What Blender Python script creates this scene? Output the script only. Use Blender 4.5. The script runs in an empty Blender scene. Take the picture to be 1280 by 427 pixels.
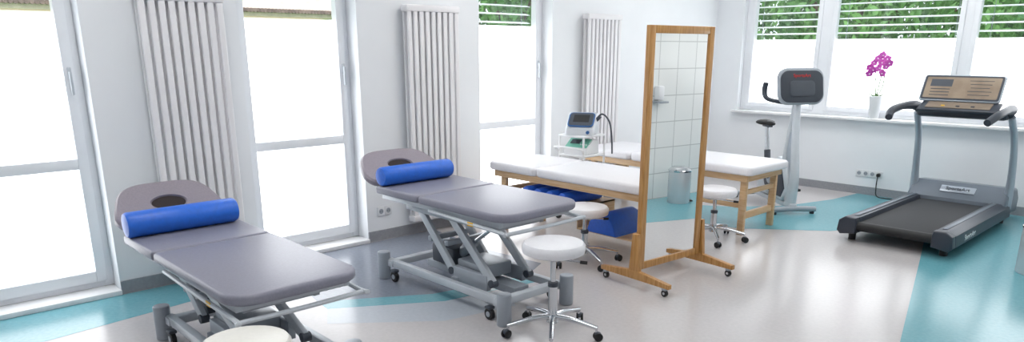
import bpy, bmesh, math, random
from mathutils import Vector, Matrix, Euler
random.seed(4)
S = bpy.context.scene
COL = S.collection
try:
    S.view_settings.view_transform = 'Standard'
    S.view_settings.look = 'None'
except Exception as e:
    print(e)

# ---------------------------------------------------------------- materials
def srgb(c):
    return tuple(((v/255.0)/12.92 if v/255.0 <= 0.04045 else ((v/255.0+0.055)/1.055)**2.4) for v in c)
MATS = {}
def mat(name, rgb, rough=0.5, metal=0.0, var=0.03, scale=8.0, coat=0.0, bump=0.0, emis=0.0, stretch=None, rgb2=None):
    if name in MATS: return MATS[name]
    m = bpy.data.materials.new(name); m.use_nodes = True
    nt = m.node_tree; N = nt.nodes; L = nt.links
    b = N['Principled BSDF']
    c = srgb(rgb)
    tc = N.new('ShaderNodeTexCoord'); mp = N.new('ShaderNodeMapping')
    if stretch: mp.inputs['Scale'].default_value = stretch
    nz = N.new('ShaderNodeTexNoise'); nz.inputs['Scale'].default_value = scale; nz.inputs['Detail'].default_value = 4
    L.new(tc.outputs['Object'], mp.inputs['Vector']); L.new(mp.outputs['Vector'], nz.inputs['Vector'])
    cr = N.new('ShaderNodeValToRGB')
    c2 = srgb(rgb2) if rgb2 else tuple(min(1, v*(1+var)) for v in c)
    c1 = c if rgb2 else tuple(v*(1-var) for v in c)
    cr.color_ramp.elements[0].position = 0.35; cr.color_ramp.elements[1].position = 0.65
    cr.color_ramp.elements[0].color = (*c1, 1); cr.color_ramp.elements[1].color = (*c2, 1)
    L.new(nz.outputs['Fac'], cr.inputs['Fac']); L.new(cr.outputs['Color'], b.inputs['Base Color'])
    b.inputs['Roughness'].default_value = rough; b.inputs['Metallic'].default_value = metal
    b.inputs['Coat Weight'].default_value = coat
    if bump:
        bp = N.new('ShaderNodeBump'); bp.inputs['Strength'].default_value = bump; bp.inputs['Distance'].default_value = 0.002
        L.new(nz.outputs['Fac'], bp.inputs['Height']); L.new(bp.outputs['Normal'], b.inputs['Normal'])
    if emis:
        L.new(cr.outputs['Color'], b.inputs['Emission Color']); b.inputs['Emission Strength'].default_value = emis
    MATS[name] = m
    return m

M_WALL = mat('wall_paint', (236, 239, 243), 0.65, var=0.01, scale=3)
M_CEIL = mat('ceiling_paint', (242, 243, 245), 0.8, var=0.01)
M_FLOOR = mat('linoleum_warm_grey', (194, 190, 191), 0.2, scale=40, rgb2=(199, 195, 196))
M_TEAL = mat('linoleum_teal', (104, 166, 178), 0.2, scale=40, rgb2=(112, 172, 184))
M_SLATE = mat('linoleum_slate', (126, 133, 147), 0.2, scale=40, rgb2=(133, 140, 153))
M_PALE = mat('linoleum_pale_blue', (184, 190, 199), 0.2, scale=40, rgb2=(189, 195, 204))
M_BASE = mat('baseboard_grey', (150, 152, 158), 0.4, scale=50, var=0.06)
M_PVC = mat('white_pvc', (238, 241, 246), 0.3, var=0.01)
M_SILL = mat('white_stone', (238, 239, 241), 0.2, var=0.02)
M_RAD = mat('radiator_enamel', (234, 233, 236), 0.3, var=0.01)
M_UPH = mat('grey_vinyl', (131, 131, 145), 0.38, scale=90, var=0.05, bump=0.15)
M_HEAD = mat('mauve_vinyl', (146, 138, 147), 0.4, scale=90, var=0.05, bump=0.15)
M_HOLE = mat('dark_padding', (40, 28, 28), 0.7)
M_BLUE = mat('blue_vinyl', (34, 104, 212), 0.4, scale=40, var=0.06, bump=0.1)
M_DBLUE = mat('deep_blue_vinyl', (34, 96, 206), 0.45, scale=40, var=0.06)
M_STEEL = mat('grey_powder_coat', (158, 165, 174), 0.35, metal=0.1, var=0.02)
M_LSTEEL = mat('light_powder_coat', (194, 200, 207), 0.3, metal=0.1, var=0.02)
M_DGREY = mat('dark_grey_plastic', (66, 72, 82), 0.45, var=0.05)
M_BLACK = mat('black_rubber', (22, 23, 26), 0.55, var=0.1)
M_CHROME = mat('chrome', (205, 208, 212), 0.12, metal=1.0, var=0.02)
M_WVIN = mat('white_vinyl', (230, 230, 235), 0.35, scale=60, var=0.02, bump=0.08)
M_CVIN = mat('cream_vinyl', (237, 235, 229), 0.35, scale=60, var=0.02, bump=0.08)
M_BEECH = mat('beech_wood', (212, 182, 144), 0.4, scale=6, stretch=(1, 1, 12), rgb2=(198, 162, 120))
M_OAK = mat('honey_oak_wood', (200, 152, 92), 0.35, scale=6, stretch=(14, 14, 1), rgb2=(174, 122, 64), coat=0.2)
M_WPLA = mat('white_plastic', (228, 230, 233), 0.35, var=0.01)
M_BINW = mat('bin_white_metal', (206, 210, 214), 0.25, metal=0.3, var=0.01)
M_GREEN = mat('green_plastic', (120, 192, 172), 0.35)
M_BPLA = mat('blue_plastic', (52, 96, 150), 0.35)
M_RED = mat('red_print', (196, 40, 40), 0.5)
M_YEL = mat('yellow_print', (226, 180, 60), 0.5)
M_BELT = mat('running_belt_rubber', (28, 30, 36), 0.65, scale=220, var=0.25)
M_TGREY = mat('treadmill_grey', (58, 64, 75), 0.35, metal=0.2)
M_TLIGHT = mat('treadmill_silver', (172, 181, 192), 0.3, metal=0.3)
M_HOOD = mat('treadmill_hood_grey', (112, 121, 133), 0.35, metal=0.2)
M_PSILV = mat('pale_silver', (206, 211, 217), 0.3, metal=0.2)
M_TDARK = mat('treadmill_charcoal', (50, 56, 67), 0.4)
M_TTAN = mat('console_tray_tan', (132, 118, 104), 0.4)
M_WTXT = mat('white_print', (240, 242, 244), 0.5)
M_PURPLE = mat('orchid_petal', (180, 56, 164), 0.5, scale=30, rgb2=(206, 98, 190))
M_STEM = mat('orchid_green', (84, 122, 66), 0.5)
M_LEAF = mat('tree_leaf', (40, 92, 34), 0.6, scale=1.5, rgb2=(110, 158, 84), emis=0.15)  # slight emission lifts the foliage, daylight put into the leaf colour
M_BARK = mat('bark', (92, 74, 58), 0.8)
M_TAN = mat('stucco_pale_glow', (250, 246, 238), 0.9, scale=20, var=0.03, emis=0.5)  # wall emits its own colour to look sunlit and overexposed
M_ROOF = mat('roof_tile', (216, 200, 184), 0.8, scale=10, var=0.1)
M_EAVE = mat('eave_tile', (138, 116, 110), 0.8, scale=10, var=0.3)
M_GRASS = mat('grass', (110, 150, 90), 0.9, scale=4, var=0.2)
M_SLAT = mat('slat_aluminium', (230, 236, 236), 0.4, metal=0.1, emis=0.1)  # faint glow in the metal stands in for light on the slats

def emission(name, rgb, st):
    m = bpy.data.materials.new(name); m.use_nodes = True
    nt = m.node_tree; nt.nodes.clear()
    e = nt.nodes.new('ShaderNodeEmission'); e.inputs['Color'].default_value = (*srgb(rgb), 1); e.inputs['Strength'].default_value = st
    o = nt.nodes.new('ShaderNodeOutputMaterial'); nt.links.new(e.outputs[0], o.inputs[0]); return m
M_FILM = emission('frosted_film_daylight', (249, 252, 255), 3.8)  # film itself emits, standing in for daylight coming through from behind
M_FILL = emission('fill_diffuser', (255, 253, 249), 9.5)  # glow of the added fill lamps
def glass_clear():
    m = bpy.data.materials.new('clear_glass'); m.use_nodes = True
    nt = m.node_tree; nt.nodes.clear()
    t = nt.nodes.new('ShaderNodeBsdfTransparent'); g = nt.nodes.new('ShaderNodeBsdfGlossy'); g.inputs['Roughness'].default_value = 0.02
    x = nt.nodes.new('ShaderNodeMixShader'); x.inputs[0].default_value = 0.05
    o = nt.nodes.new('ShaderNodeOutputMaterial')
    nt.links.new(t.outputs[0], x.inputs[1]); nt.links.new(g.outputs[0], x.inputs[2]); nt.links.new(x.outputs[0], o.inputs[0]); return m
M_GLASS = glass_clear()
M_MIRROR = mat('mirror_silver', (240, 240, 240), 0.01, metal=1.0, var=0.0)
def tile_mat():
    m = bpy.data.materials.new('white_wall_tile'); m.use_nodes = True
    nt = m.node_tree; N = nt.nodes; L = nt.links; b = N['Principled BSDF']
    tc = N.new('ShaderNodeTexCoord'); sp = N.new('ShaderNodeSeparateXYZ'); cb = N.new('ShaderNodeCombineXYZ')
    L.new(tc.outputs['Object'], sp.inputs[0]); L.new(sp.outputs['Y'], cb.inputs['X']); L.new(sp.outputs['Z'], cb.inputs['Y'])
    br = N.new('ShaderNodeTexBrick'); br.offset = 0.0; br.inputs['Scale'].default_value = 1.0
    br.inputs['Brick Width'].default_value = 0.28; br.inputs['Row Height'].default_value = 0.28
    br.inputs['Mortar Size'].default_value = 0.005
    br.inputs['Color1'].default_value = (*srgb((234, 236, 235)), 1); br.inputs['Color2'].default_value = (*srgb((228, 231, 230)), 1)
    br.inputs['Mortar'].default_value = (*srgb((190, 193, 193)), 1)
    L.new(cb.outputs[0], br.inputs['Vector']); L.new(br.outputs['Color'], b.inputs['Base Color']); b.inputs['Roughness'].default_value = 0.2
    return m
M_TILE = tile_mat()

# ---------------------------------------------------------------- mesh builder
class MB:
    def __init__(s): s.bm = bmesh.new(); s.mats = []
    def mi(s, m):
        if m not in s.mats: s.mats.append(m)
        return s.mats.index(m)
    def _add(s, t, m, smooth=False, M=None):
        if M is not None: bmesh.ops.transform(t, matrix=M, verts=t.verts)
        i = s.mi(m)
        for f in t.faces: f.material_index = i; f.smooth = smooth
        me = bpy.data.meshes.new('tmp'); t.to_mesh(me); t.free(); s.bm.from_mesh(me); bpy.data.meshes.remove(me)
        return s
    def box(s, c, d, m, bev=0.0, rot=None, seg=2):
        t = bmesh.new(); bmesh.ops.create_cube(t, size=1)
        bmesh.ops.scale(t, vec=d, verts=t.verts)
        if bev: bmesh.ops.bevel(t, geom=t.edges[:], offset=min(bev, min(d)*0.49), segments=seg, affect='EDGES', profile=0.5)
        M = Matrix.Translation(c)
        if rot: M = M @ Euler(rot).to_matrix().to_4x4()
        return s._add(t, m, bool(bev), M)
    def rng(s, a, b, m, bev=0.0):
        return s.box([(a[i]+b[i])/2 for i in range(3)], [abs(b[i]-a[i]) for i in range(3)], m, bev)
    def bar(s, p0, p1, w, h, m, bev=0.0):
        p0, p1 = Vector(p0), Vector(p1); d = p1-p0
        t = bmesh.new(); bmesh.ops.create_cube(t, size=1); bmesh.ops.scale(t, vec=(w, h, d.length), verts=t.verts)
        if bev: bmesh.ops.bevel(t, geom=t.edges[:], offset=bev, segments=2, affect='EDGES', profile=0.5)
        z = d.normalized(); up = Vector((0, 1, 0)) if abs(z.y) < 0.9 else Vector((0, 0, 1))
        x = up.cross(z).normalized(); y = z.cross(x)
        R = Matrix((x, y, z)).transposed().to_4x4()
        return s._add(t, m, bool(bev), Matrix.Translation((p0+p1)/2) @ R)
    def cyl(s, p0, p1, r, m, r2=None, seg=20, bev=0.0):
        p0, p1 = Vector(p0), Vector(p1); d = p1-p0
        t = bmesh.new(); bmesh.ops.create_cone(t, cap_ends=True, segments=seg, radius1=r, radius2=r if r2 is None else r2, depth=d.length)
        if bev:
            e = [e for e in t.edges if abs(e.verts[0].co.z-e.verts[1].co.z) < 1e-6]
            bmesh.ops.bevel(t, geom=e, offset=bev, segments=3, affect='EDGES', profile=0.5)
        q = Vector((0, 0, 1)).rotation_difference(d.normalized())
        return s._add(t, m, True, Matrix.Translation((p0+p1)/2) @ q.to_matrix().to_4x4())
    def sph(s, c, r, m, sc=(1, 1, 1), rot=(0, 0, 0)):
        t = bmesh.new(); bmesh.ops.create_uvsphere(t, u_segments=18, v_segments=12, radius=r)
        return s._add(t, m, True, Matrix.Translation(c) @ Euler(rot).to_matrix().to_4x4() @ Matrix.Diagonal((*sc, 1)))
    def tube(s, pts, r, m, seg=12, n=8, cap=True, radii=None):
        P = [Vector(p) for p in pts]
        out = []; R = []
        rad = radii if radii else [r]*len(P)
        for i in range(len(P)-1):
            a = P[max(i-1, 0)]; b = P[i]; c = P[i+1]; d = P[min(i+2, len(P)-1)]
            for k in range(n):
                u = k/n
                out.append(0.5*((2*b)+(c-a)*u+(2*a-5*b+4*c-d)*u*u+(3*b-a-3*c+d)*u**3)); R.append(rad[i]*(1-u)+rad[i+1]*u)
        out.append(P[-1]); R.append(rad[-1])
        t = bmesh.new(); rings = []
        up = None
        for i, p in enumerate(out):
            d = (out[min(i+1, len(out)-1)]-out[max(i-1, 0)]).normalized()
            if up is None:
                up = Vector((0, 0, 1)) if abs(d.z) < 0.9 else Vector((1, 0, 0))
            x = up.cross(d).normalized(); y = d.cross(x).normalized(); up = y
            rings.append([t.verts.new(p+R[i]*(math.cos(2*math.pi*k/seg)*x+math.sin(2*math.pi*k/seg)*y)) for k in range(seg)])
        for i in range(len(rings)-1):
            for k in range(seg):
                t.faces.new((rings[i][k], rings[i][(k+1) % seg], rings[i+1][(k+1) % seg], rings[i+1][k]))
        if cap:
            t.faces.new(rings[0][::-1]); t.faces.new(rings[-1])
        return s._add(t, m, True)
    def rev(s, prof, c, m, seg=32, M=None):
        t = bmesh.new(); rings = []
        for r, z in prof:
            if r < 1e-5: rings.append([t.verts.new((0, 0, z))])
            else: rings.append([t.verts.new((r*math.cos(2*math.pi*k/seg), r*math.sin(2*math.pi*k/seg), z)) for k in range(seg)])
        for a, b in zip(rings[:-1], rings[1:]):
            for k in range(seg):
                k2 = (k+1) % seg
                if len(a) == 1 and len(b) == 1: continue
                if len(a) == 1: t.faces.new((a[0], b[k2], b[k]))
                elif len(b) == 1: t.faces.new((a[k], a[k2], b[0]))
                else: t.faces.new((a[k], a[k2], b[k2], b[k]))
        bmesh.ops.recalc_face_normals(t, faces=t.faces)
        return s._add(t, m, True, Matrix.Translation(c) @ (M if M else Matrix.Identity(4)))
    def prism(s, pts, z0, z1, m, bev=0.0, M=None, smooth=False):
        t = bmesh.new()
        a = [t.verts.new((x, y, z0)) for x, y in pts]; b = [t.verts.new((x, y, z1)) for x, y in pts]
        t.faces.new(a[::-1]); t.faces.new(b); n = len(pts)
        for i in range(n): t.faces.new((a[i], a[(i+1) % n], b[(i+1) % n], b[i]))
        bmesh.ops.recalc_face_normals(t, faces=t.faces)
        if bev:
            e = [e for e in t.edges if abs(e.verts[0].co.z-e.verts[1].co.z) < 1e-6]
            bmesh.ops.bevel(t, geom=e, offset=bev, segments=4, affect='EDGES', profile=0.5)
        return s._add(t, m, smooth or bool(bev), M)
    def obj(s, name, parent=None, **kw):
        me = bpy.data.meshes.new(name); s.bm.to_mesh(me); s.bm.free()
        for m in s.mats: me.materials.append(m)
        o = bpy.data.objects.new(name, me); COL.objects.link(o)
        try:
            me.set_sharp_from_angle(angle=math.radians(38))
        except Exception: pass
        if parent: o.parent = parent
        for k, v in kw.items(): o[k] = v
        return o

def root(name, loc, label, category, rz=0.0, group=None):
    e = bpy.data.objects.new(name, None); e.empty_display_size = 0.1
    e.location = loc; e.rotation_euler = (0, 0, rz); COL.objects.link(e)
    e['label'] = label; e['category'] = category
    if group: e['group'] = group
    return e
def dup(o, loc, rz=None, label=None):
    n = o.copy(); COL.objects.link(n); n.location = loc
    if rz is not None: n.rotation_euler = (0, 0, rz)
    if label: n['label'] = label
    def rec(a, b):
        for ch in a.children:
            c = ch.copy(); COL.objects.link(c); c.parent = b; rec(ch, c)
    rec(o, n)
    return n
def rrect(x0, x1, y0, y1, r, n=6):
    pts = []
    rr = r if isinstance(r, (list, tuple)) else (r, r, r, r)
    for (cx, cy, a0, q) in ((x1-rr[0], y1-rr[0], 0, rr[0]), (x0+rr[1], y1-rr[1], 90, rr[1]), (x0+rr[2], y0+rr[2], 180, rr[2]), (x1-rr[3], y0+rr[3], 270, rr[3])):
        for k in range(n+1):
            a = math.radians(a0+90*k/n); pts.append((cx+q*math.cos(a), cy+q*math.sin(a)))
    return pts
def lettering(txt, size, M, m, parent, name='lettering', depth=0.0015, label=None):
    cu = bpy.data.curves.new('t', 'FONT'); cu.body = txt; cu.size = size; cu.extrude = depth; cu.align_x = 'CENTER'; cu.align_y = 'CENTER'
    o = bpy.data.objects.new('t', cu); COL.objects.link(o)
    bpy.context.view_layer.update()
    me = bpy.data.meshes.new_from_object(o.evaluated_get(bpy.context.evaluated_depsgraph_get()))
    bpy.data.objects.remove(o)
    me.materials.clear(); me.materials.append(m); me.transform(M); me.name = name
    n = bpy.data.objects.new(name, me); COL.objects.link(n); n.parent = parent
    if label: n['label'] = label
    return n
def basis(x, y, loc):
    x = Vector(x).normalized(); y = Vector(y).normalized(); z = x.cross(y)
    M = Matrix((x, y, z)).transposed().to_4x4(); M.translation = Vector(loc); return M

# ---------------------------------------------------------------- camera
cam = bpy.data.cameras.new('camera'); co = bpy.data.objects.new('camera', cam); COL.objects.link(co)
co.location = (5.15, 0, 1.6); co.rotation_euler = (math.radians(90-15.6), 0, math.radians(46.7))
cam.sensor_width = 36; cam.lens = 25.03; cam.shift_y = 0.0754; cam.clip_start = 0.05
S.camera = co

# ---------------------------------------------------------------- room shell
H = 3.1
XR = 4.42
YW = 5.2
LW = [(0.25, 1.21), (2.2, 3.16), (4.44, 5.41)]
WT = 2.6
b = MB()
ys = -1.5
for (a, c) in LW:
    b.rng((-0.28, ys, 0), (0, a, H), M_WALL); b.rng((-0.28, a, WT), (0, c, H), M_WALL); ys = c
b.rng((-0.28, ys, 0), (0, 8.73, H), M_WALL)
b.obj('wall_left', kind='structure')
b = MB()
BX0, BX1, BZ0, BZ1 = 0.38, 4.3, 0.86, 2.45
b.rng((0, 8.45, 0), (BX0, 8.73, H), M_WALL); b.rng((BX1, 8.45, 0), (7.0, 8.73, H), M_WALL)
b.rng((BX0, 8.45, 0), (BX1, 8.73, BZ0-0.03), M_WALL); b.rng((BX0, 8.45, BZ1), (BX1, 8.73, H), M_WALL)
b.obj('wall_back', kind='structure')
b = MB(); b.rng((XR, YW, 0), (XR+0.15, 8.45, H), M_TILE); b.obj('wall_right', kind='structure')
b = MB(); b.rng((XR+0.15, YW, 0), (7.0, YW+0.15, H), M_WALL); b.rng((6.9, -1.5, 0), (7.05, YW, H), M_WALL); b.obj('wall_side', kind='structure')
b = MB(); b.rng((-0.28, -1.65, 0), (7.05, -1.5, H), M_WALL); b.obj('wall_front', kind='structure')
b = MB(); b.rng((-0.28, -1.65, H), (7.05, 8.73, H+0.15), M_CEIL); b.obj('ceiling', kind='structure')
b = MB(); b.rng((-0.28, -1.65, -0.12), (7.05, 8.73, 0), M_FLOOR)
def inlay(pts, z, m):
    t = bmesh.new(); t.faces.new([t.verts.new((x, y, z)) for x, y in pts])
    bmesh.ops.triangulate(t, faces=t.faces[:])
    bmesh.ops.recalc_face_normals(t, faces=t.faces)
    for f in t.faces:
        if f.normal.z < 0: f.normal_flip()
    b._add(t, m)
inlay([(0.02, -1.4), (0.72, -1.4), (0.60, 0.6), (0.46, 1.6), (0.2, 2.3), (0.02, 2.5)], 0.0008, M_TEAL)
inlay([(0.02, 2.60), (0.55, 2.2), (1.05, 2.1), (1.45, 2.75), (1.6, 3.5), (1.45, 3.8), (0.9, 3.75), (0.02, 3.85)], 0.0008, M_SLATE)
inlay([(1.05, 2.1), (1.22, 2.08), (1.62, 2.72), (1.76, 3.5), (1.6, 3.5), (1.45, 2.75)], 0.0009, M_TEAL)
inlay([(1.22, 2.08), (1.45, 1.95), (1.9, 2.5), (2.0, 3.0), (1.72, 3.2), (1.62, 2.72)], 0.0008, M_PALE)
inlay([(1.0, 5.85), (1.5, 5.8), (1.95, 5.95), (2.55, 6.45), (2.9, 7.1), (3.05, 7.8), (3.1, 8.44), (2.0, 8.44), (1.95, 7.9), (1.75, 7.2), (1.4, 6.75), (1.0, 6.5)], 0.0008, M_TEAL)
inlay([(3.1, 8.44), (3.15, 7.1), (3.42, 6.1), (3.93, 4.18), (4.6, 1.66), (5.6, 1.66), (5.6, 5.19), (4.41, 5.19), (4.41, 8.44)], 0.0012, M_TEAL)
b.obj('floor', kind='structure')

def baseb(name, segs):
    b = MB()
    for a, c in segs: b.rng(a, c, M_BASE)
    b.obj(name, kind='structure')
baseb('baseboard_left', [((0, -1.5, 0), (0.012, 0.25, 0.09)), ((0, 1.21, 0), (0.012, 2.2, 0.09)), ((0, 3.16, 0), (0.012, 4.44, 0.09)), ((0, 5.41, 0), (0.012, 8.45, 0.09))])
baseb('baseboard_back', [((0.012, 8.438, 0), (XR, 8.45, 0.09))])
for i, (a, c) in enumerate(LW):
    b = MB(); b.rng((-0.27, a+0.001, 0.0), (0.03, c-0.001, 0.035), M_SILL, 0.006); b.obj('trim_%d' % (i+1), kind='structure')
b = MB(); b.rng((BX0-0.04, 8.36, BZ0-0.03), (BX1+0.04, 8.60, BZ0), M_SILL, 0.006); b.obj('trim_4', kind='structure')

def win_left(idx, y0, y1):
    b = MB(); X = -0.17; z0 = 0.036; zt = WT
    f = 0.055
    def fr(ya, yb, za, zb, x0=X-0.05, x1=X+0.02): b.rng((x0, ya, za), (x1, yb, zb), M_PVC, 0.004)
    fr(y0, y0+f, z0, zt); fr(y1-f, y1, z0, zt); fr(y0+f, y1-f, z0, z0+f); fr(y0+f, y1-f, zt-f, zt)
    s0, s1 = y0+f-0.012, y1-f+0.012; w = 0.062; x0, x1 = X-0.03, X+0.042
    fr(s0, s0+w, z0+f-0.012, zt-f, x0, x1); fr(s1-w, s1, z0+f-0.012, zt-f, x0, x1)
    fr(s0+w, s1-w, z0+f-0.012, z0+f+w, x0, x1); fr(s0+w, s1-w, zt-f-w, zt-f, x0, x1)
    fr(s0+w, s1-w, 0.845, 0.915, x0, x1)
    ft = 1.82
    b.rng((X-0.004, s0+w, z0+f), (X+0.004, s1-w, 0.86), M_FILM)
    b.rng((X-0.004, s0+w, 0.90), (X+0.004, s1-w, ft), M_FILM)
    b.rng((X-0.003, s0+w, ft), (X+0.003, s1-w, zt-f), M_GLASS)
    hz = 1.45
    b.rng((x1, s1-w*0.65, hz-0.04), (x1+0.012, s1-w*0.3, hz+0.04), M_LSTEEL, 0.003)
    b.rng((x1+0.012, s1-w*0.62, hz-0.13), (x1+0.035, s1-w*0.35, hz+0.015), M_LSTEEL, 0.006)
    b.obj('window_%d' % idx, kind='structure')
for i, (a, c) in enumerate(LW): win_left(i+1, a, c)
b = MB(); Y = 8.56
def frb(xa, xb, za, zb, y0=Y-0.03, y1=Y+0.05): b.rng((xa, y0, za), (xb, y1, zb), M_PVC, 0.004)
panes = [(0.50, 1.28), (1.50, 2.74), (2.92, 4.18)]
frb(BX0, 0.46, BZ0, BZ1); frb(1.33, 1.45, BZ0, BZ1); frb(2.79, 2.87, BZ0, BZ1); frb(4.22, BX1, BZ0, BZ1)
frb(0.46, 4.22, BZ0, BZ0+0.05, Y-0.028); frb(0.46, 4.22, BZ1-0.05, BZ1, Y-0.028)
for (xa, xb) in panes:
    w = 0.05
    frb(xa-w, xa, BZ0+0.045, BZ1-0.045, Y-0.045, Y+0.03); frb(xb, xb+w, BZ0+0.045, BZ1-0.045, Y-0.045, Y+0.03)
    frb(xa, xb, BZ0+0.045, BZ0+0.045+w, Y-0.045, Y+0.03); frb(xa, xb, BZ1-0.045-w, BZ1-0.045, Y-0.045, Y+0.03)
    b.rng((xa, Y-0.012, BZ0+0.08), (xb, Y-0.004, 1.71), M_FILM)
    b.rng((xa, Y-0.011, 1.71), (xb, Y-0.005, BZ1-0.08), M_GLASS)
b.obj('window_4', kind='structure')

def blind(name, x0, x1, axis, pos, zt, zb, label):
    b = MB(); z = zt; c = (x0+x1)/2; w = x1-x0
    while z > zb:
        if axis == 'x': b.box((0, 0, z), (w, 0.06, 0.005), M_SLAT, 0.0, rot=(math.radians(14), 0, 0))
        else: b.box((0, 0, z), (0.06, w, 0.005), M_SLAT, 0.0, rot=(0, math.radians(14), 0))
        z -= 0.08
    for k in (-0.4, 0.4):
        if axis == 'x': b.cyl((k*w, 0, zb), (k*w, 0, zt+0.05), 0.003, M_STEEL, seg=6)
        else: b.cyl((0, k*w, zb), (0, k*w, zt+0.05), 0.003, M_STEEL, seg=6)
    if axis == 'x': b.box((0, 0, zt+0.06), (w, 0.08, 0.05), M_SLAT)
    else: b.box((0, 0, zt+0.06), (0.08, w, 0.05), M_SLAT)
    o = b.obj(name, label=label, category='window blind', group='outdoor venetian blinds')
    o.location = (c, pos, 0) if axis == 'x' else (pos, c, 0)
for xa, xb in [(0.42, 1.38), (1.42, 2.82), (2.86, 4.24)]:
    blind('window_blind', xa, xb, 'x', 8.68, 2.42, 1.66, 'pale metal venetian blind outside the window')
blind('window_blind', 4.46, 5.39, 'y', -0.33, 2.50, 1.7, 'pale metal venetian blind outside the tall window')

# ---------------------------------------------------------------- radiators
def radiator(loc, n, pitch):
    r = root('radiator', loc, 'tall white column radiator on the white wall between windows', 'radiator', group='tall wall radiators')
    w = n*pitch
    b = MB()
    for k in range(n):
        y = -w/2+pitch*(k+0.5)
        for x in (0.05, 0.105):
            t = rrect(-0.011, 0.011, -pitch*0.36, pitch*0.36, 0.010, 3)
            b.prism([(x+p, y+q) for p, q in t], 0.17, 1.93, M_RAD, smooth=True)
    b.obj('radiator_columns', r)
    for z in (0.13, 1.90):
        b = MB(); b.rng((0.03, -w/2, z), (0.125, w/2, z+0.055), M_RAD, 0.012); b.obj('radiator_header', r)
    for z in (0.4, 1.7):
        b = MB(); b.rng((0.004, -0.1, z), (0.05, 0.1, z+0.02), M_RAD); b.obj('wall_bracket', r)
    b = MB()
    b.cyl((0.08, w/2-0.04, 0.14), (0.08, w/2-0.04, 0.0), 0.009, M_CHROME, seg=10); b.cyl((0.08, w/2-0.11, 0.14), (0.08, w/2-0.11, 0.0), 0.009, M_CHROME, seg=10)
    b.box((0.08, w/2-0.075, 0.1), (0.03, 0.11, 0.035), M_CHROME, 0.006)
    b.cyl((0.08, w/2-0.075, 0.1), (0.14, w/2-0.075, 0.1), 0.018, M_WPLA, seg=14, bev=0.003)
    b.obj('radiator_valve', r)
    return r
ra = radiator((0.0, 1.79, 0), 9, 0.062)
dup(ra, (0.0, 3.84, 0)); dup(ra, (0.0, 6.10, 0))

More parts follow.
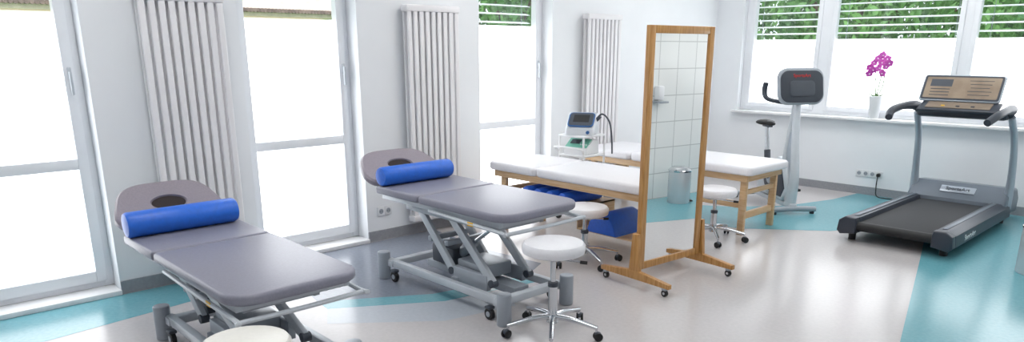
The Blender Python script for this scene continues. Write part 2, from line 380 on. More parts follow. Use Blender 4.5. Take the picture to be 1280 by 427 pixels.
# ---------------------------------------------------------------- treatment couch
def couch(loc, ztop, label, width, Lseat, Lleg, bx0, bx1, tilt):
    r = root('treatment_couch', loc, label, 'treatment couch', group='adjustable treatment couches')
    Lt = Lseat+Lleg; xh = -Lt/2; xj = xh+Lseat; xf = Lt/2; hw = width/2; th = 0.052
    zt = ztop; zb = ztop-th
    b = MB(); b.prism(rrect(xh+0.008, xj-0.008, -hw, hw, 0.02, 3), zb, zt, M_UPH, 0.016); b.obj('seat_section', r)
    b = MB(); b.prism(rrect(xj+0.004, xf, -hw, hw, (0.13, 0.02, 0.02, 0.13), 8), zb, zt, M_UPH, 0.018); b.obj('leg_section', r)
    b = MB(); t = bmesh.new(); N = 48; Lh = 0.37
    def outline(k):
        a = 2*math.pi*k/N; c, s_ = math.cos(a), math.sin(a); e = 0.5
        u = math.copysign(abs(c)**e, c); v = math.copysign(abs(s_)**e, s_)
        uu = (u+1)/2; taper = 1-0.25*max(0, uu-0.35)/0.65
        return (uu*Lh+0.01, v*hw*taper)
    cx = Lh/2
    def ring(f, z):
        return [t.verts.new((cx+(outline(k)[0]-cx)*f, outline(k)[1]*f, z)) for k in range(N)]
    def hole(f, z):
        return [t.verts.new((Lh*0.55+0.055*f*math.cos(2*math.pi*k/N), 0.10*f*math.sin(2*math.pi*k/N), z)) for k in range(N)]
    seq = [hole(1, -th), ring(0.96, -th), ring(1, -th+0.014), ring(1, -0.014), ring(0.96, 0), hole(1.08, 0), hole(1, -0.01)]
    seq.append(seq[0])
    for p, q in zip(seq[:-1], seq[1:]):
        for k in range(N): t.faces.new((p[k], p[(k+1) % N], q[(k+1) % N], q[k]))
    tl = math.radians(tilt)
    M = Matrix.Translation((xh, 0, zt)) @ Matrix.Rotation(tl, 4, 'Y') @ Matrix.Diagonal((-1, 1, 1, 1))
    bmesh.ops.transform(t, matrix=M, verts=t.verts)
    bmesh.ops.recalc_face_normals(t, faces=t.faces)
    b._add(t, M_HEAD, True); hr = b.obj('head_rest', r, label='mauve padded head rest with breathing hole')
    b = MB(); b.prism([(Lh*0.55+0.056*math.cos(a*math.pi/16), 0.101*math.sin(a*math.pi/16)) for a in range(32)], -th*0.8, -0.012, M_HOLE, M=M)
    b.obj('face_opening', hr, label='dark breathing opening')
    b = MB(); zf = zb-0.022
    for sgn in (-1, 1):
        y = sgn*(hw-0.06)
        b.rng((xh+0.02, y-0.015, zf-0.018), (xf-0.08, y+0.015, zf+0.02), M_LSTEEL, 0.004)
    for x in (xh+0.04, xj-0.03, xj+0.06, xf-0.10):
        b.rng((x-0.018, -(hw-0.06), zf-0.018), (x+0.018, hw-0.06, zf+0.018), M_LSTEEL, 0.004)
    b.tube([(xj+0.1, -(hw-0.02), zf-0.01), (xf-0.06, -(hw-0.02), zf-0.03), (xf-0.0, -(hw-0.06), zf-0.035), (xf-0.0, (hw-0.06), zf-0.035), (xf-0.06, hw-0.02, zf-0.03), (xj+0.1, hw-0.02, zf-0.01)], 0.012, M_LSTEEL, seg=8, n=6)
    b.obj('top_frame', r)
    b = MB(); b.box((xf-0.30, -(hw-0.008), zf-0.022), (0.05, 0.003, 0.024), M_YEL, rot=(0, 0, 0)); b.obj('warning_sticker', r, label='small yellow warning sticker')
    b = MB(); zu = zf-0.06; yy = hw-0.15
    for sgn in (-1, 1):
        b.rng((xh+0.18, sgn*yy-0.018, zu-0.022), (xf-0.22, sgn*yy+0.018, zu+0.022), M_STEEL, 0.005)
        b.rng((xh+0.26, sgn*yy-0.02, zu), (xh+0.36, sgn*yy+0.02, zf), M_STEEL); b.rng((xf-0.44, sgn*yy-0.02, zu), (xf-0.34, sgn*yy+0.02, zf), M_STEEL)
    for x in (xh+0.24, xf-0.24): b.rng((x-0.018, -yy, zu-0.018), (x+0.018, yy, zu+0.018), M_STEEL, 0.004)
    b.obj('lifting_frame', r)
    zb0 = 0.15; ybs = hw-0.10
    for sgn in (-1, 1):
        for (xa, xb) in ((xh+0.26, xh+0.62), (xh+0.60, min(xf-0.30, bx1-0.20))):
            bb = MB(); y = sgn*(yy-0.04)
            bb.bar((xa, y, zu), (xb, y, zb0+0.03), 0.058, 0.03, M_LSTEEL, 0.005)
            bb.cyl((xa, y-0.023, zu), (xa, y+0.023, zu), 0.026, M_DGREY, seg=14); bb.cyl((xb, y-0.023, zb0+0.03), (xb, y+0.023, zb0+0.03), 0.026, M_DGREY, seg=14)
            bb.obj('lift_arm', r)
    for xa in (xh+0.38, xh+0.56):
        b = MB(); b.rng((xa-0.018, -yy+0.03, (zu+zb0)/2-0.018), (xa+0.018, yy-0.03, (zu+zb0)/2+0.018), M_STEEL, 0.004); b.obj('cross_tube', r)
    b = MB(); b.cyl((xh+0.42, 0, zb0+0.03), (0.0, 0, (zb0+zu)/2), 0.036, M_STEEL, seg=16, bev=0.004); b.cyl((0, 0, (zb0+zu)/2), (0.26, 0, zu-0.02), 0.014, M_CHROME, seg=12)
    b.box((xh+0.42, 0, zb0+0.08), (0.24, 0.18, 0.13), M_DGREY, 0.012); b.box((0.10, 0.0, zb0+0.06), (0.28, 0.24, 0.09), M_STEEL, 0.012); b.obj('lift_motor', r)
    b = MB()
    for sgn in (-1, 1): b.rng((bx0, sgn*ybs-0.022, zb0-0.05), (bx1, sgn*ybs+0.022, zb0), M_LSTEEL, 0.005)
    for x in (bx0+0.04, bx1-0.04): b.rng((x-0.03, -ybs-0.03, zb0-0.052), (x+0.03, ybs+0.03, zb0-0.005), M_LSTEEL, 0.005)
    b.rng((bx0+0.2, -0.06, zb0-0.05), (bx1-0.1, 0.06, zb0), M_STEEL, 0.004)
    for sgn in (-1, 1): b.rng((-0.02, sgn*(yy-0.04)-0.02, zb0-0.03), (0.32, sgn*(yy-0.04)+0.02, zb0+0.07), M_STEEL, 0.006)
    b.rng((-0.02, -yy, zb0-0.04), (0.04, yy, zb0), M_STEEL, 0.004)
    b.obj('base_frame', r)
    for sx, sd in ((bx0-0.03, 1), (bx1+0.03, -1)):
        for sgn in (-1, 1):
            y = sgn*(ybs+0.03); b = MB()
            b.cyl((sx, y, 0.0), (sx, y, 0.20), 0.045, M_STEEL, seg=24, bev=0.008); b.obj('support_pillar', r)
            b = MB(); cx_ = sx+sd*0.13
            b.cyl((cx_, y-0.014, 0.038), (cx_, y+0.014, 0.038), 0.038, M_BLACK, seg=20, bev=0.006)
            b.cyl((cx_, y-0.017, 0.038), (cx_, y+0.017, 0.038), 0.018, M_STEEL, seg=14)
            b.box((cx_, y, 0.08), (0.05, 0.045, 0.02), M_DGREY, 0.006)
            b.obj('caster', r)
    return r
couch((1.48, 1.42, 0), 0.57, 'grey padded adjustable treatment couch with low frame beside radiator', 0.66, 0.52, 1.02, -0.44, 0.70, 38)
couch((1.61, 2.99, 0), 0.69, 'grey padded adjustable treatment couch raised on steel lift frame', 0.69, 0.50, 0.82, -0.66, 0.56, 30)

def bolster(loc, L, rad, m, label, group, rx=(math.pi/2, 0, 0), name='bolster_cushion'):
    b = MB(); b.rev([(0, -L/2), (rad*0.55, -L/2), (rad*0.9, -L/2+0.006), (rad, -L/2+0.02), (rad, L/2-0.02), (rad*0.9, L/2-0.006), (rad*0.55, L/2), (0, L/2)], (0, 0, 0), m, 32)
    o = b.obj(name, label=label, category='bolster', group=group); o.location = loc; o.rotation_euler = rx
    return o
bolster((0.82, 1.40, 0.57+0.074), 0.64, 0.073, M_BLUE, 'blue vinyl roll bolster on grey treatment couch', 'blue roll bolsters')
bolster((1.01, 2.96, 0.69+0.067), 0.61, 0.066, M_BLUE, 'blue vinyl roll bolster on grey treatment couch', 'blue roll bolsters')

# ---------------------------------------------------------------- stools
def stool(loc, h, label, m=M_WVIN, rz=0.2):
    r = root('swivel_stool', loc, label, 'stool', rz, 'swivel stools on casters')
    R = 0.18
    b = MB(); b.rev([(0, h-0.07), (R-0.02, h-0.07), (R-0.004, h-0.062), (R, h-0.045), (R, h-0.022), (R-0.012, h-0.006), (R-0.04, h), (0, h+0.002)], (0, 0, 0), m, 40); b.obj('seat', r)
    b = MB(); b.rev([(0, h-0.095), (0.10, h-0.09), (0.11, h-0.07), (0, h-0.07)], (0, 0, 0), M_CHROME, 24)
    b.cyl((0, 0, 0.11), (0, 0, h*0.55), 0.026, M_CHROME); b.cyl((0, 0, h*0.5), (0, 0, h-0.08), 0.016, M_CHROME)
    b.cyl((0, 0, h*0.55-0.015), (0, 0, h*0.55+0.01), 0.03, M_DGREY); b.obj('gas_column', r)
    b = MB(); b.tube([(0.02, 0, h-0.10), (0.1, 0.02, h-0.11), (0.16, 0.03, h-0.115)], 0.006, M_CHROME, seg=8); b.cyl((0.15, 0.028, h-0.115), (0.19, 0.035, h-0.117), 0.010, M_BLACK, seg=10); b.obj('height_lever', r)
    b = MB(); b.cyl((0, 0, 0.075), (0, 0, 0.135), 0.035, M_CHROME, 0.028)
    for k in range(5):
        a = 2*math.pi*k/5; c, s_ = math.cos(a), math.sin(a)
        b.tube([(0.02*c, 0.02*s_, 0.11), (0.12*c, 0.12*s_, 0.105), (0.27*c, 0.27*s_, 0.075)], 0.014, M_CHROME, seg=10, radii=[0.02, 0.016, 0.012])
        b.cyl((0.265*c, 0.265*s_, 0.05), (0.265*c, 0.265*s_, 0.08), 0.008, M_CHROME, seg=8)
    b.obj('star_base', r)
    for k in range(5):
        a = 2*math.pi*k/5; c, s_ = math.cos(a), math.sin(a); p = Vector((0.275*c, 0.275*s_, 0.026)); d = Vector((-math.sin(a+0.6), math.cos(a+0.6), 0))
        b = MB()
        for q in (-0.014, 0.014): b.cyl(p+d*(q-0.007), p+d*(q+0.007), 0.025, M_BLACK, seg=18, bev=0.003)
        b.sph(p+Vector((0, 0, 0.012)), 0.02, M_DGREY, (1, 1, 0.9)); b.obj('caster', r)
    return r
stool((2.49, 2.83, 0), 0.56, 'white round swivel stool with chrome star base beside couch', M_WVIN, 0.42)
stool((2.46, 1.05, 0), 0.47, 'off-white round swivel stool in front of low couch', M_CVIN, 0.5)
stool((1.65, 4.07, 0), 0.45, 'low white swivel stool beside wooden massage table', M_WVIN, 0.9)
stool((1.97, 5.40, 0), 0.46, 'white swivel stool with chrome base by massage table', M_WVIN, 0.4)

# ---------------------------------------------------------------- massage tables
def mtable(loc, L, W, Z, label, shelves=False):
    r = root('massage_table', loc, label, 'massage table', group='wooden massage tables')
    x0, x1 = -L/2, L/2; y0, y1 = -W/2, W/2; xs = x0+L*0.33; tp = 0.078
    b = MB(); b.prism(rrect(x0, xs-0.004, y0, y1, 0.05, 5), Z-tp, Z, M_WVIN, 0.024); b.obj('head_pad', r)
    b = MB(); b.prism(rrect(xs+0.004, x1, y0, y1, 0.05, 5), Z-tp, Z, M_WVIN, 0.024); b.obj('main_pad', r)
    b = MB(); i = 0.05
    for y in (y0+i, y1-i): b.rng((x0+i, y-0.014, Z-0.135), (x1-i, y+0.014, Z-tp-0.001), M_BEECH, 0.003)
    for x in (x0+i+0.014, x1-i-0.014): b.rng((x-0.014, y0+i+0.014, Z-0.135), (x+0.014, y1-i-0.014, Z-tp-0.001), M_BEECH, 0.003)
    b.obj('wooden_frame', r)
    for x in (x0+0.14, x1-0.10):
        for y in (y0+i+0.032, y1-i-0.032):
            b = MB(); b.rng((x-0.03, y-0.018, 0.0), (x+0.03, y+0.018, Z-tp-0.002), M_BEECH, 0.003); b.obj('leg', r)
        for za, zb in ((0.14, 0.20), (0.36, 0.40)):
            b = MB(); b.rng((x-0.016, y0+i+0.05, za), (x+0.016, y1-i-0.05, zb), M_BEECH, 0.003); b.obj('stretcher', r)
    if shelves:
        b = MB(); b.rng((x0+0.16, y0+0.09, 0.335), (0.12, y1-0.09, 0.347), M_BEECH); b.rng((0.11, y0+0.09, 0.16), (x1-0.12, y1-0.09, 0.175), M_BEECH); b.rng((0.11, y0+0.09, 0.16), (0.12, y1-0.09, 0.347), M_BEECH); b.obj('shelf', r)
    else:
        b = MB(); b.rng((x0+0.16, y0+i+0.018, 0.24), (x1-0.13, y0+i+0.036, 0.30), M_BEECH, 0.003); b.obj('side_rail', r)
    return r
mtable((1.22, 4.58, 0), 1.80, 0.66, 0.63, 'white padded massage table on beech legs with blue rolls below', True)
mtable((1.17, 6.00, 0), 1.96, 0.70, 0.62, 'white padded massage table on beech legs near exercise bike')
for k in range(4):
    bolster((0.80+k*0.142, 4.50, 0.348+0.055), 0.48, 0.055, M_DBLUE, 'small bright blue roll cushion on table shelf', 'small blue rolls under massage table', name='roll_cushion')
b = MB()
pts = [(-0.15, 0)]+[(-0.15+0.30*k/12, 0.17*math.sin(math.pi*(k/12)*0.98+0.03)**0.6) for k in range(1, 12)]+[(0.15, 0)]
b.prism(pts, -0.20, 0.20, M_DBLUE, 0.008, M=Matrix.Rotation(math.pi/2, 4, 'X'))
o = b.obj('half_roll_cushion', label='blue half round cushion on low table shelf', category='cushion'); o.location = (1.62, 4.50, 0.1755)

# ---------------------------------------------------------------- trolley + devices
tx, ty = 0.64, 5.17
r = root('equipment_trolley', (tx, ty, 0), 'white metal trolley carrying therapy devices behind massage table', 'trolley')
ZL, ZU = 0.64, 0.825
for z in (0.14, 0.40, ZL, ZU):
    b = MB(); b.rng((-0.16, -0.16, z-0.018), (0.16, 0.16, z), M_WPLA, 0.006); b.obj('shelf', r)
for x in (-0.15, 0.15):
    for y in (-0.15, 0.15):
        b = MB(); b.cyl((x, y, 0.08), (x, y, ZU-0.02), 0.010, M_WPLA, seg=10); b.obj('post', r)
        b = MB(); b.cyl((x, y-0.012, 0.035), (x, y+0.012, 0.035), 0.035, M_BLACK, seg=18, bev=0.004); b.cyl((x, y, 0.05), (x, y, 0.09), 0.012, M_STEEL, seg=10); b.obj('caster', r)
b = MB(); b.tube([(-0.15, -0.15, 0.66), (-0.15, -0.21, 0.71), (0.15, -0.21, 0.71), (0.15, -0.15, 0.66)], 0.009, M_WPLA, seg=8); b.obj('handle', r)
r = root('therapy_device', (tx, ty, ZU+0.001), 'grey and white therapy device with dark tilted screen on trolley', 'medical device', math.radians(30))
b = MB(); b.prism([(-0.15, 0), (0.12, 0), (0.15, 0.09), (0.11, 0.18), (0.04, 0.20), (-0.14, 0.06)], -0.14, 0.14, M_PSILV, 0.025, M=basis((0, 1, 0), (0, 0, 1), (0, 0, 0))); b.obj('body', r)
sl = Vector((0, 0.18, 0.14)).normalized()
b = MB(); b.prism(rrect(-0.125, 0.125, -0.095, 0.095, 0.04, 5), 0, 0.010, M_BPLA, 0.003); b.prism(rrect(-0.112, 0.112, -0.082, 0.082, 0.03, 5), 0.0095, 0.013, M_DGREY); b.box((0.0, 0.01, 0.0135), (0.15, 0.095, 0.002), M_BLACK)
b.bm.transform(basis((1, 0, 0), sl, (0, -0.052, 0.132))); b.obj('screen', r, label='dark screen with thin blue surround')
b = MB(); b.cyl((0.08, -0.14, 0.03), (0.08, -0.165, 0.03), 0.016, M_BPLA, seg=18); b.obj('knob', r)
b = MB(); b.tube([(0.13, 0.0, 0.14), (0.19, -0.02, 0.19), (0.26, -0.05, 0.13), (0.29, -0.06, 0.0), (0.30, -0.06, -0.17)], 0.008, M_DGREY, seg=8); b.cyl((0.12, 0.0, 0.12), (0.17, -0.01, 0.17), 0.018, M_DGREY, seg=12); b.obj('cable', r, label='grey flexible cable')
r = root('ultrasound_device', (tx, ty, ZL+0.001), 'white and pale green therapy unit on lower trolley shelf', 'medical device', math.radians(12))
b = MB(); b.prism([(-0.13, 0), (0.11, 0), (0.11, 0.13), (0.0, 0.14), (-0.13, 0.06)], -0.125, 0.125, M_WPLA, 0.012, M=basis((0, 1, 0), (0, 0, 1), (0, 0, 0))); b.obj('body', r)
sl = Vector((0, 0.13, 0.08)).normalized()
b = MB(); b.box((0, 0, 0), (0.23, 0.13, 0.012), M_GREEN, 0.005); b.box((-0.03, 0.01, 0.008), (0.10, 0.06, 0.004), M_DGREY)
for k in range(4): b.cyl((0.04+0.02*k, -0.03, 0.005), (0.04+0.02*k, -0.03, 0.012), 0.006, M_WPLA, seg=10)
b.bm.transform(basis((1, 0, 0), sl, (0, -0.066, 0.104))); b.obj('control_panel', r, label='green control panel with small display')

# ---------------------------------------------------------------- standing mirror
phi = math.radians(-4.5)
r = root('standing_mirror', (2.32, 4.225, 0), 'tall honey wood framed mirror on rolling feet', 'mirror', phi)
mw, zb_, zt_ = 0.335, 0.12, 1.75
b = MB(); fw = 0.05
for sgn in (-1, 1): b.rng((-0.02, -mw if sgn < 0 else mw-fw, zb_), (0.02, -mw+fw if sgn < 0 else mw, zt_), M_OAK, 0.004)
b.rng((-0.019, -mw+fw, zt_-fw), (0.019, mw-fw, zt_), M_OAK, 0.004); b.rng((-0.019, -mw+fw, zb_), (0.019, mw-fw, zb_+fw), M_OAK, 0.004)
b.obj('wooden_frame', r)
b = MB(); b.rng((-0.006, -mw+fw-0.005, zb_+fw-0.005), (0.008, mw-fw+0.005, zt_-fw+0.005), M_MIRROR); b.obj('mirror_glass', r, label='reflective mirror pane')
b = MB(); b.rng((-0.014, -mw+fw, zb_+fw), (-0.007, mw-fw, zt_-fw), M_OAK); b.obj('back_board', r)
for sgn in (-1, 1):
    y = sgn*(mw+0.022)
    b = MB(); b.prism([(-0.31, 0.06), (0.31, 0.06), (0.31, 0.09), (0.05, 0.12), (-0.05, 0.12), (-0.31, 0.09)], -0.018, 0.018, M_OAK, 0.003, M=basis((1, 0, 0), (0, 0, 1), (0, y, 0)))
    b.prism([(-0.045, 0.11), (0.045, 0.11), (0.022, 0.38), (-0.022, 0.38)], -0.017, 0.017, M_OAK, 0.003, M=basis((1, 0, 0), (0, 0, 1), (0, y, 0)))
    b.obj('foot', r)
    for x in (-0.27, 0.27):
        b = MB(); b.cyl((x, y-0.011, 0.024), (x, y+0.011, 0.024), 0.024, M_BLACK, seg=18, bev=0.003); b.cyl((x, y-0.013, 0.024), (x, y+0.013, 0.024), 0.010, M_CHROME, seg=12); b.box((x, y, 0.052), (0.035, 0.035, 0.015), M_STEEL, 0.003); b.obj('caster', r)

# ---------------------------------------------------------------- treadmill
r = root('treadmill', (3.16, 7.26, 0), 'charcoal motorised treadmill with black belt facing the window', 'treadmill')
b = MB(); b.rng((-0.31, -1.04, 0.11), (0.31, 0.50, 0.165), M_TDARK, 0.01)
b.cyl((-0.31, -1.03, 0.14), (0.31, -1.03, 0.14), 0.04, M_BLACK); b.obj('deck', r)
b = MB(); b.rng((-0.29, -1.05, 0.166), (0.29, 0.52, 0.176), M_BELT, 0.003); b.obj('running_belt', r, label='black running belt')
for sgn in (-1, 1):
    b = MB(); pr = [(0.292, 0.08), (0.42, 0.06), (0.45, 0.09), (0.44, 0.18), (0.39, 0.215), (0.30, 0.21), (0.292, 0.18)]
    b.prism([(sgn*x, z) for x, z in pr], -0.62, 1.00, M_TGREY, 0.006, M=basis((1, 0, 0), (0, 0, 1), (0, 0, 0)))
    b.obj('side_rail', r)
    b = MB(); b.prism([(sgn*x, z*1.02) for x, z in pr], 1.00, 1.085, M_TDARK, 0.012, M=basis((1, 0, 0), (0, 0, 1), (0, 0, 0))); b.obj('rear_cap', r)
    b = MB(); b.box((sgn*0.345, -0.2, 0.2165), (0.035, 1.5, 0.004), M_HOOD, 0.001); b.obj('foot_rail', r, label='grey foot rail strip')
    for yy in (-0.95, 0.7):
        b = MB(); b.cyl((sgn*0.36, yy, 0.0), (sgn*0.36, yy, 0.09), 0.03, M_BLACK, seg=14); b.obj('foot', r)
    b = MB(); b.tube([(sgn*0.40, 0.62, 0.16), (sgn*0.41, 0.60, 0.42), (sgn*0.40, 0.50, 0.78), (sgn*0.385, 0.32, 1.02)], 0.04, M_TLIGHT, seg=16, radii=[0.048, 0.033, 0.029, 0.030]); b.obj('upright', r)
    b = MB(); b.tube([(sgn*0.34, 0.34, 1.04), (sgn*0.39, 0.24, 1.09), (sgn*0.41, -0.02, 1.095), (sgn*0.41, -0.28, 1.07), (sgn*0.38, -0.42, 1.02)], 0.03, M_TDARK, seg=14, radii=[0.05, 0.045, 0.034, 0.034, 0.03]); b.obj('handrail', r, label='dark padded handrail')
b = MB(); b.prism([(0.46, 0.10), (0.96, 0.08), (0.98, 0.22), (0.88, 0.32), (0.64, 0.345), (0.48, 0.21)], -0.425, 0.425, M_HOOD, 0.03, M=basis((0, 1, 0), (0, 0, 1), (0, 0, 0))); b.obj('motor_cover', r, label='grey motor cover')
b = MB(); b.box((0, 0, 0), (0.30, 0.08, 0.008), M_TLIGHT, 0.003)
sv = Vector((0, 0.16, 0.135)).normalized()
b.bm.transform(basis((1, 0, 0), sv, (0, 0.565, 0.287))); b.obj('name_plate', r)
lettering('SportsArt', 0.052, basis((1, 0, 0), sv, (0, 0.562, 0.2935)), M_TDARK, r)
lettering('SportsArt', 0.072, basis((0, 1, 0), (0, 0, 1), (0.4465, -0.62, 0.125)), M_WTXT, r)
upv = Vector((0, 0.46, 0.89))
Mc = basis((1, 0, 0), upv, (-0.03, 0.26, 1.26))
b = MB(); b.prism(rrect(-0.33, 0.33, -0.13, 0.13, 0.025, 5), -0.022, 0.0, M_TLIGHT, 0.008)
b.prism(rrect(-0.318, 0.318, -0.118, 0.118, 0.02, 5), -0.001, 0.003, M_TDARK)
b.bm.transform(Mc); b.obj('console', r, label='slim grey console housing with dark rim')
scr = mat('console_screen', (138, 122, 106), 0.25, scale=5, rgb2=(160, 144, 126))
b = MB(); b.prism(rrect(-0.30, 0.30, -0.102, 0.102, 0.01, 4), 0.0, 0.005, scr)
b.box((-0.17, 0.045, 0.0058), (0.18, 0.07, 0.001), M_DGREY)
for k in range(3): b.box((-0.17, -0.015-0.03*k, 0.0058), (0.16, 0.007, 0.001), M_TDARK)
for k in range(5): b.box((0.15, 0.07-0.034*k, 0.0058), (0.19-0.02*(k % 3), 0.005, 0.001), M_TDARK)
b.bm.transform(Mc); b.obj('display', r, label='flat brown grey display panel')
b = MB(); b.rng((-0.37, 0.24, 0.99), (0.37, 0.38, 1.07), M_TDARK, 0.03); b.rng((-0.26, 0.25, 1.04), (0.26, 0.35, 1.16), M_TDARK, 0.02)
b.box((0, 0.15, 1.095), (0.64, 0.19, 0.03), M_TDARK, 0.01, rot=(math.radians(22), 0, 0)); b.obj('control_bar', r)
b = MB(); b.box((0, 0.145, 1.112), (0.52, 0.12, 0.008), M_TTAN, 0.003, rot=(math.radians(22), 0, 0)); b.obj('control_tray', r, label='tan control surface below the screen')
for k in range(3):
    b = MB(); b.box((-0.12+0.12*k, 0.12, 1.106), (0.03, 0.02, 0.012), M_YEL if k == 0 else M_TDARK, 0.003, rot=(math.radians(22), 0, 0)); b.obj('button', r)

# ---------------------------------------------------------------- exercise bike
r = root('exercise_bike', (1.65, 7.12, 0), 'silver upright exercise bike beside massage table', 'exercise bike', math.radians(-36))
b = MB(); b.tube([(0.42, -0.23, 0.045), (0.42, 0, 0.055), (0.42, 0.23, 0.045)], 0.028, M_STEEL, seg=12); b.tube([(-0.48, -0.22, 0.045), (-0.48, 0, 0.055), (-0.48, 0.22, 0.045)], 0.028, M_STEEL, seg=12)
b.rng((-0.48, -0.035, 0.05), (0.42, 0.035, 0.10), M_PSILV, 0.01)
for x in (-0.48, 0.42):
    for y in (-0.20, 0.20): b.cyl((x, y, 0), (x, y, 0.04), 0.022, M_BLACK, seg=12)
b.obj('base', r)
b = MB(); b.tube([(0.34, 0, 0.08), (0.37, 0, 0.38), (0.31, 0, 0.76), (0.28, 0, 1.10)], 0.05, M_PSILV, seg=18, radii=[0.06, 0.045, 0.036, 0.038])
b.tube([(0.34, 0, 0.10), (0.18, 0, 0.38), (0.20, 0, 0.74), (0.27, 0, 1.08)], 0.05, M_PSILV, seg=18, radii=[0.05, 0.045, 0.034, 0.036])
b.rng((0.20, -0.02, 0.30), (0.34, 0.02, 0.80), M_TLIGHT, 0.01); b.obj('front_column', r)
b = MB(); b.prism([(-0.30, 0.12), (0.25, 0.10), (0.36, 0.22), (0.28, 0.50), (0.10, 0.54), (-0.10, 0.44), (-0.26, 0.42), (-0.34, 0.30)], -0.055, 0.055, M_PSILV, 0.025, M=basis((1, 0, 0), (0, 0, 1), (0, 0, 0)))
b.cyl((0, -0.075, 0.30), (0, 0.075, 0.30), 0.13, M_TDARK, seg=28, bev=0.01); b.cyl((0, -0.08, 0.30), (0, 0.08, 0.30), 0.06, M_TLIGHT, seg=24, bev=0.006)
b.prism([(0.08, 0.14), (0.24, 0.14), (0.30, 0.24), (0.22, 0.42), (0.14, 0.36)], -0.062, 0.062, M_TGREY, 0.01, M=basis((1, 0, 0), (0, 0, 1), (0, 0, 0))); b.obj('body_shroud', r)
b = MB(); b.cyl((-0.22, 0, 0.40), (-0.29, 0, 0.80), 0.022, M_CHROME); b.cyl((-0.20, 0, 0.36), (-0.245, 0, 0.56), 0.033, M_DGREY); b.obj('seat_post', r)
b = MB(); b.sph((-0.35, 0, 0.845), 0.10, M_BLACK, (0.9, 1.0, 0.30)); b.sph((-0.24, 0, 0.843), 0.08, M_BLACK, (1.3, 0.42, 0.32)); b.box((-0.29, 0, 0.81), (0.14, 0.05, 0.02), M_DGREY, 0.005); b.obj('saddle', r)
for sgn in (-1, 1):
    b = MB(); b.bar((0, sgn*0.085, 0.30), (sgn*0.13, sgn*0.095, 0.30-sgn*0.11), 0.03, 0.015, M_DGREY, 0.003); b.box((sgn*0.13, sgn*0.15, 0.30-sgn*0.11), (0.10, 0.09, 0.025), M_BLACK, 0.006); b.obj('pedal', r)
    b = MB(); b.tube([(0.25, 0, 1.09), (0.20, sgn*0.16, 1.10), (0.13, sgn*0.25, 1.13), (0.09, sgn*0.26, 1.20), (0.10, sgn*0.255, 1.28)], 0.018, M_TGREY, seg=12, radii=[0.022, 0.02, 0.022, 0.027, 0.026]); b.obj('handlebar', r)
Mb = basis((0, 1, 0), Vector((-0.22, 0, 0.97)), (0.31, 0, 1.25))
b = MB(); b.prism(rrect(-0.235, 0.235, -0.175, 0.18, 0.10, 10), -0.03, 0.02, M_STEEL, 0.014); b.bm.transform(Mb); b.obj('console', r)
b = MB(); b.prism(rrect(-0.218, 0.218, -0.158, 0.150, 0.085, 10), 0.018, 0.028, M_TDARK, 0.003); b.prism(rrect(-0.13, 0.13, -0.10, 0.05, 0.04, 5), 0.027, 0.034, M_DGREY, 0.002); b.bm.transform(Mb); b.obj('console_back_panel', r, label='dark back panel of console')
lettering('SportsArt', 0.045, Mb @ Matrix.Translation((0, 0.10, 0.0295)), M_RED, r, label='small red lettering')
b = MB(); b.cyl((0.27, 0, 1.06), (0.30, 0, 1.20), 0.036, M_TDARK); b.obj('console_neck', r)

# ---------------------------------------------------------------- orchid
r = root('potted_orchid', (2.07, 8.43, BZ0), 'magenta orchid in tapered white pot on window sill', 'potted plant')
b = MB(); b.rev([(0, 0), (0.045, 0), (0.05, 0.01), (0.075, 0.24), (0.071, 0.245), (0.064, 0.23), (0, 0.225)], (0, 0, 0), M_WPLA, 28); b.obj('pot', r)
for k in range(4):
    a = 2*math.pi*k/4+0.3; c, s_ = math.cos(a), math.sin(a)*0.6
    b = MB(); b.sph((0.04*c, 0.04*s_, 0.25), 0.05, M_STEM, (1, 0.35, 0.12), (0, -0.4, math.atan2(s_, c))); b.obj('leaf', r)
for pp in ([(0, 0, 0.22), (0.02, 0, 0.42), (0.05, -0.01, 0.54), (0.06, -0.02, 0.64)], [(0, 0, 0.22), (-0.03, 0, 0.38), (-0.03, -0.01, 0.48), (-0.07, -0.02, 0.56)], [(0, 0, 0.22), (0.05, 0, 0.34), (0.06, -0.01, 0.46)]):
    b = MB(); b.tube(pp, 0.005, M_STEM, seg=6); b.obj('flower_stem', r)
def flower(p, s):
    b = MB(); fr = Euler((random.uniform(-0.5, 0.5), random.uniform(-0.3, 0.3), math.radians(20)+random.uniform(-0.8, 0.8))).to_matrix().to_4x4()
    for k in range(5):
        a = 2*math.pi*k/5+math.pi/2
        b.sph((math.cos(a)*s*0.5, 0, math.sin(a)*s*0.5), s*0.56, M_PURPLE, (1, 0.18, 0.9), (0, -a, 0))
    b.sph((0, -s*0.2, -s*0.1), s*0.16, M_WTXT, (1, 1, 1))
    b.bm.transform(Matrix.Translation(p) @ fr); b.obj('flower', r)
for p in [(0.09, -0.03, 0.66), (0.04, -0.03, 0.62), (0.09, -0.04, 0.585), (0.0, -0.04, 0.665), (-0.04, -0.03, 0.62), (-0.08, -0.03, 0.57), (-0.035, -0.05, 0.545), (0.04, -0.04, 0.70), (-0.075, -0.04, 0.505), (0.06, -0.04, 0.51), (0.02, -0.05, 0.565), (0.12, -0.04, 0.62)]:
    flower((p[0]-0.015, p[1], p[2]-0.02), 0.040)

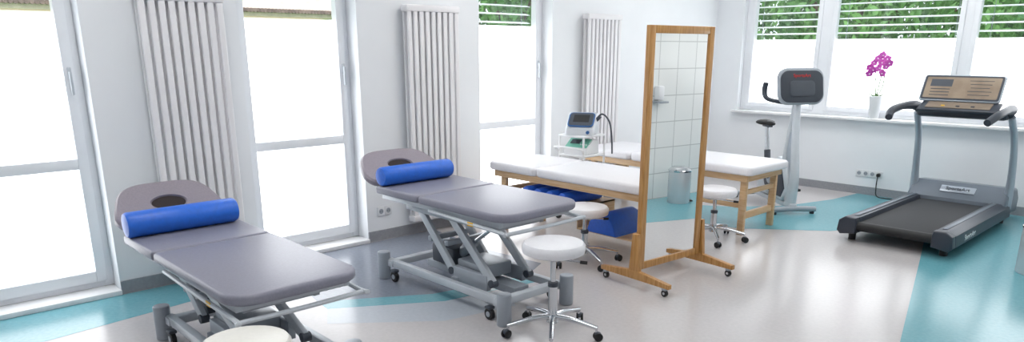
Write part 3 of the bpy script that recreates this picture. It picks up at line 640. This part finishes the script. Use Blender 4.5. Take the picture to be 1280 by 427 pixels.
# ---------------------------------------------------------------- outlets
def outlet(loc, rz, n, label):
    r = root('wall_socket', loc, label, 'power outlet', rz)
    for k in range(n):
        x = (k-(n-1)/2)*0.073
        b = MB(); b.box((x, -0.006, 0), (0.072, 0.012, 0.078), M_WPLA, 0.004); b.cyl((x, -0.0125, 0), (x, -0.011, 0), 0.022, M_STEEL, seg=20)
        for q in (-0.009, 0.009): b.cyl((x+q, -0.0135, 0), (x+q, -0.012, 0), 0.003, M_BLACK, seg=8)
        b.obj('socket', r)
    return r
outlet((2.10, 8.45, 0.24), 0, 4, 'row of four white wall sockets with black plug')
outlet((0.0, 3.33, 0.255), math.pi/2, 2, 'double white wall socket beside tall radiator')
b = MB(); b.box((2.21, 8.415, 0.24), (0.035, 0.04, 0.035), M_BLACK, 0.008); b.tube([(2.21, 8.40, 0.23), (2.22, 8.37, 0.10), (2.26, 8.34, 0.012), (2.45, 8.33, 0.010), (2.62, 8.28, 0.010)], 0.006, M_BLACK, seg=8)
b.obj('power_cable', label='black power cable plugged into wall socket', category='cable')

# ---------------------------------------------------------------- pedal bin + dispenser near tiled wall
r = root('pedal_bin', (4.14, 6.27, 0), 'white metal pedal bin beside tiled wall', 'bin', math.radians(-60))
b = MB(); b.rev([(0, 0), (0.115, 0), (0.12, 0.01), (0.12, 0.34), (0, 0.34)], (0, 0, 0), M_BINW, 32); b.obj('bin_body', r)
b = MB(); b.rev([(0.123, 0.34), (0.125, 0.355), (0.09, 0.385), (0, 0.395), (0, 0.34), (0.123, 0.34)], (0, 0, 0), M_CHROME, 32); b.obj('lid', r)
b = MB(); b.rng((-0.15, -0.03, 0.01), (-0.11, 0.03, 0.025), M_BLACK, 0.004); b.obj('pedal', r)
r = root('soap_dispenser', (XR, 6.14, 1.08), 'white soap dispenser fixed on white tiles', 'soap dispenser')
b = MB(); b.rng((-0.08, -0.045, 0), (0, 0.045, 0.15), M_WPLA, 0.02); b.obj('dispenser_body', r)
b = MB(); b.rng((-0.13, -0.06, -0.03), (0, 0.06, -0.01), M_STEEL, 0.006); b.obj('lever', r)

# ---------------------------------------------------------------- fill lamps added on the ceiling, out of view, to brighten the room
first = None
for (x, y) in ((1.5, 1.2), (3.6, 1.2), (1.5, 4.2), (3.6, 3.9), (1.5, 7.0), (3.3, 7.0)):
    if first is None:
        first = root('fill_lamp', (x, y, H), 'unseen square fill light panel added on ceiling', 'lamp', group='added ceiling fill lights')
        b = MB()
        for q in (-1, 1): b.rng((-0.46, q*0.45-0.01, -0.03), (0.46, q*0.45+0.01, 0), M_WPLA); b.rng((q*0.45-0.01, -0.44, -0.03), (q*0.45+0.01, 0.44, 0), M_WPLA)
        b.obj('fill_housing', first)
        b = MB(); b.rng((-0.44, -0.44, -0.022), (0.44, 0.44, -0.012), M_FILL); b.obj('fill_diffuser', first)
    else: dup(first, (x, y, H))

# ---------------------------------------------------------------- outside
b = MB(); b.rng((-40, -30, -0.4), (40, 40, -0.13), M_GRASS); b.obj('ground', kind='structure')
def tree(loc, label):
    r = root('leafy_tree', loc, label, 'tree', group='leafy trees outside')
    b = MB(); b.tube([(0, 0, 0), (0.05, 0, 1.2), (0, 0.05, 2.6)], 0.1, M_BARK, radii=[0.14, 0.1, 0.05]); b.tube([(0.03, 0, 1.2), (0.5, 0, 2.0), (0.9, 0.2, 2.7)], 0.05, M_BARK); b.tube([(0.03, 0, 1.4), (-0.5, 0, 2.2), (-0.8, -0.2, 2.9)], 0.05, M_BARK); b.obj('trunk', r)
    bm = bmesh.new()
    for k in range(4200):
        while True:
            p = Vector((random.uniform(-1, 1), random.uniform(-1, 1), random.uniform(-1, 1)))
            if p.length < 1: break
        p = Vector((p.x*1.45, p.y*1.0, 2.35+p.z*1.5)); s = random.uniform(0.05, 0.11)
        R = Euler((random.uniform(0, 6), random.uniform(0, 6), random.uniform(0, 6))).to_matrix()
        vs = [bm.verts.new(p+R @ Vector(q)) for q in ((-s, 0, 0), (0, -s*0.5, 0), (s, 0, 0), (0, s*0.5, 0))]
        bm.faces.new(vs)
    me = bpy.data.meshes.new('foliage'); bm.to_mesh(me); bm.free(); me.materials.append(M_LEAF)
    o = bpy.data.objects.new('foliage', me); COL.objects.link(o); o.parent = r; o['kind'] = 'stuff'
    return r
t0 = tree((-3.2, 13.2, -0.13), 'green leafy tree outside the window')
for x, y, rz in ((-0.1, 13.2, math.pi), (3.0, 13.2, 0), (6.1, 13.2, math.pi), (-1.7, 15.6, 0), (1.4, 15.6, math.pi), (4.5, 15.6, 0), (-4.8, 15.6, 0), (-4.4, 8.6, 0), (-4.6, 10.8, math.pi)):
    dup(t0, (x, y, -0.13), rz)
r = root('neighbouring_house', (-7.0, 2.5, -0.13), 'pale stucco house with tiled roof', 'house')
b = MB(); b.rng((-3, -6, 0), (0, 4.3, 2.25), M_TAN); b.obj('house_wall', r)
b = MB(); b.prism([(0.30, 2.36), (-1.5, 3.9), (-3.5, 2.36), (-3.5, 2.26), (0.30, 2.26)], -4.6, 6.4, M_ROOF, M=basis((1, 0, 0), (0, 0, 1), (0, 0, 0))); b.obj('roof', r)
b = MB()
for k in range(176): b.cyl((0.28, -6.3+k*0.061, 2.35), (0.36, -6.3+k*0.061, 2.35), 0.034, M_EAVE, seg=8)
b.obj('roof_edge_tiles', r, label='muted brown roof edge tiles')

# ---------------------------------------------------------------- light
w = bpy.data.worlds.new('world'); S.world = w; w.use_nodes = True
bg = w.node_tree.nodes['Background']; bg.inputs['Color'].default_value = (0.86, 0.93, 1.0, 1); bg.inputs['Strength'].default_value = 1.8
sun = bpy.data.lights.new('sun', 'SUN'); sun.energy = 3.0; sun.angle = 0.05; so = bpy.data.objects.new('sun', sun); COL.objects.link(so)
so.rotation_euler = (math.radians(38), math.radians(20), 0)
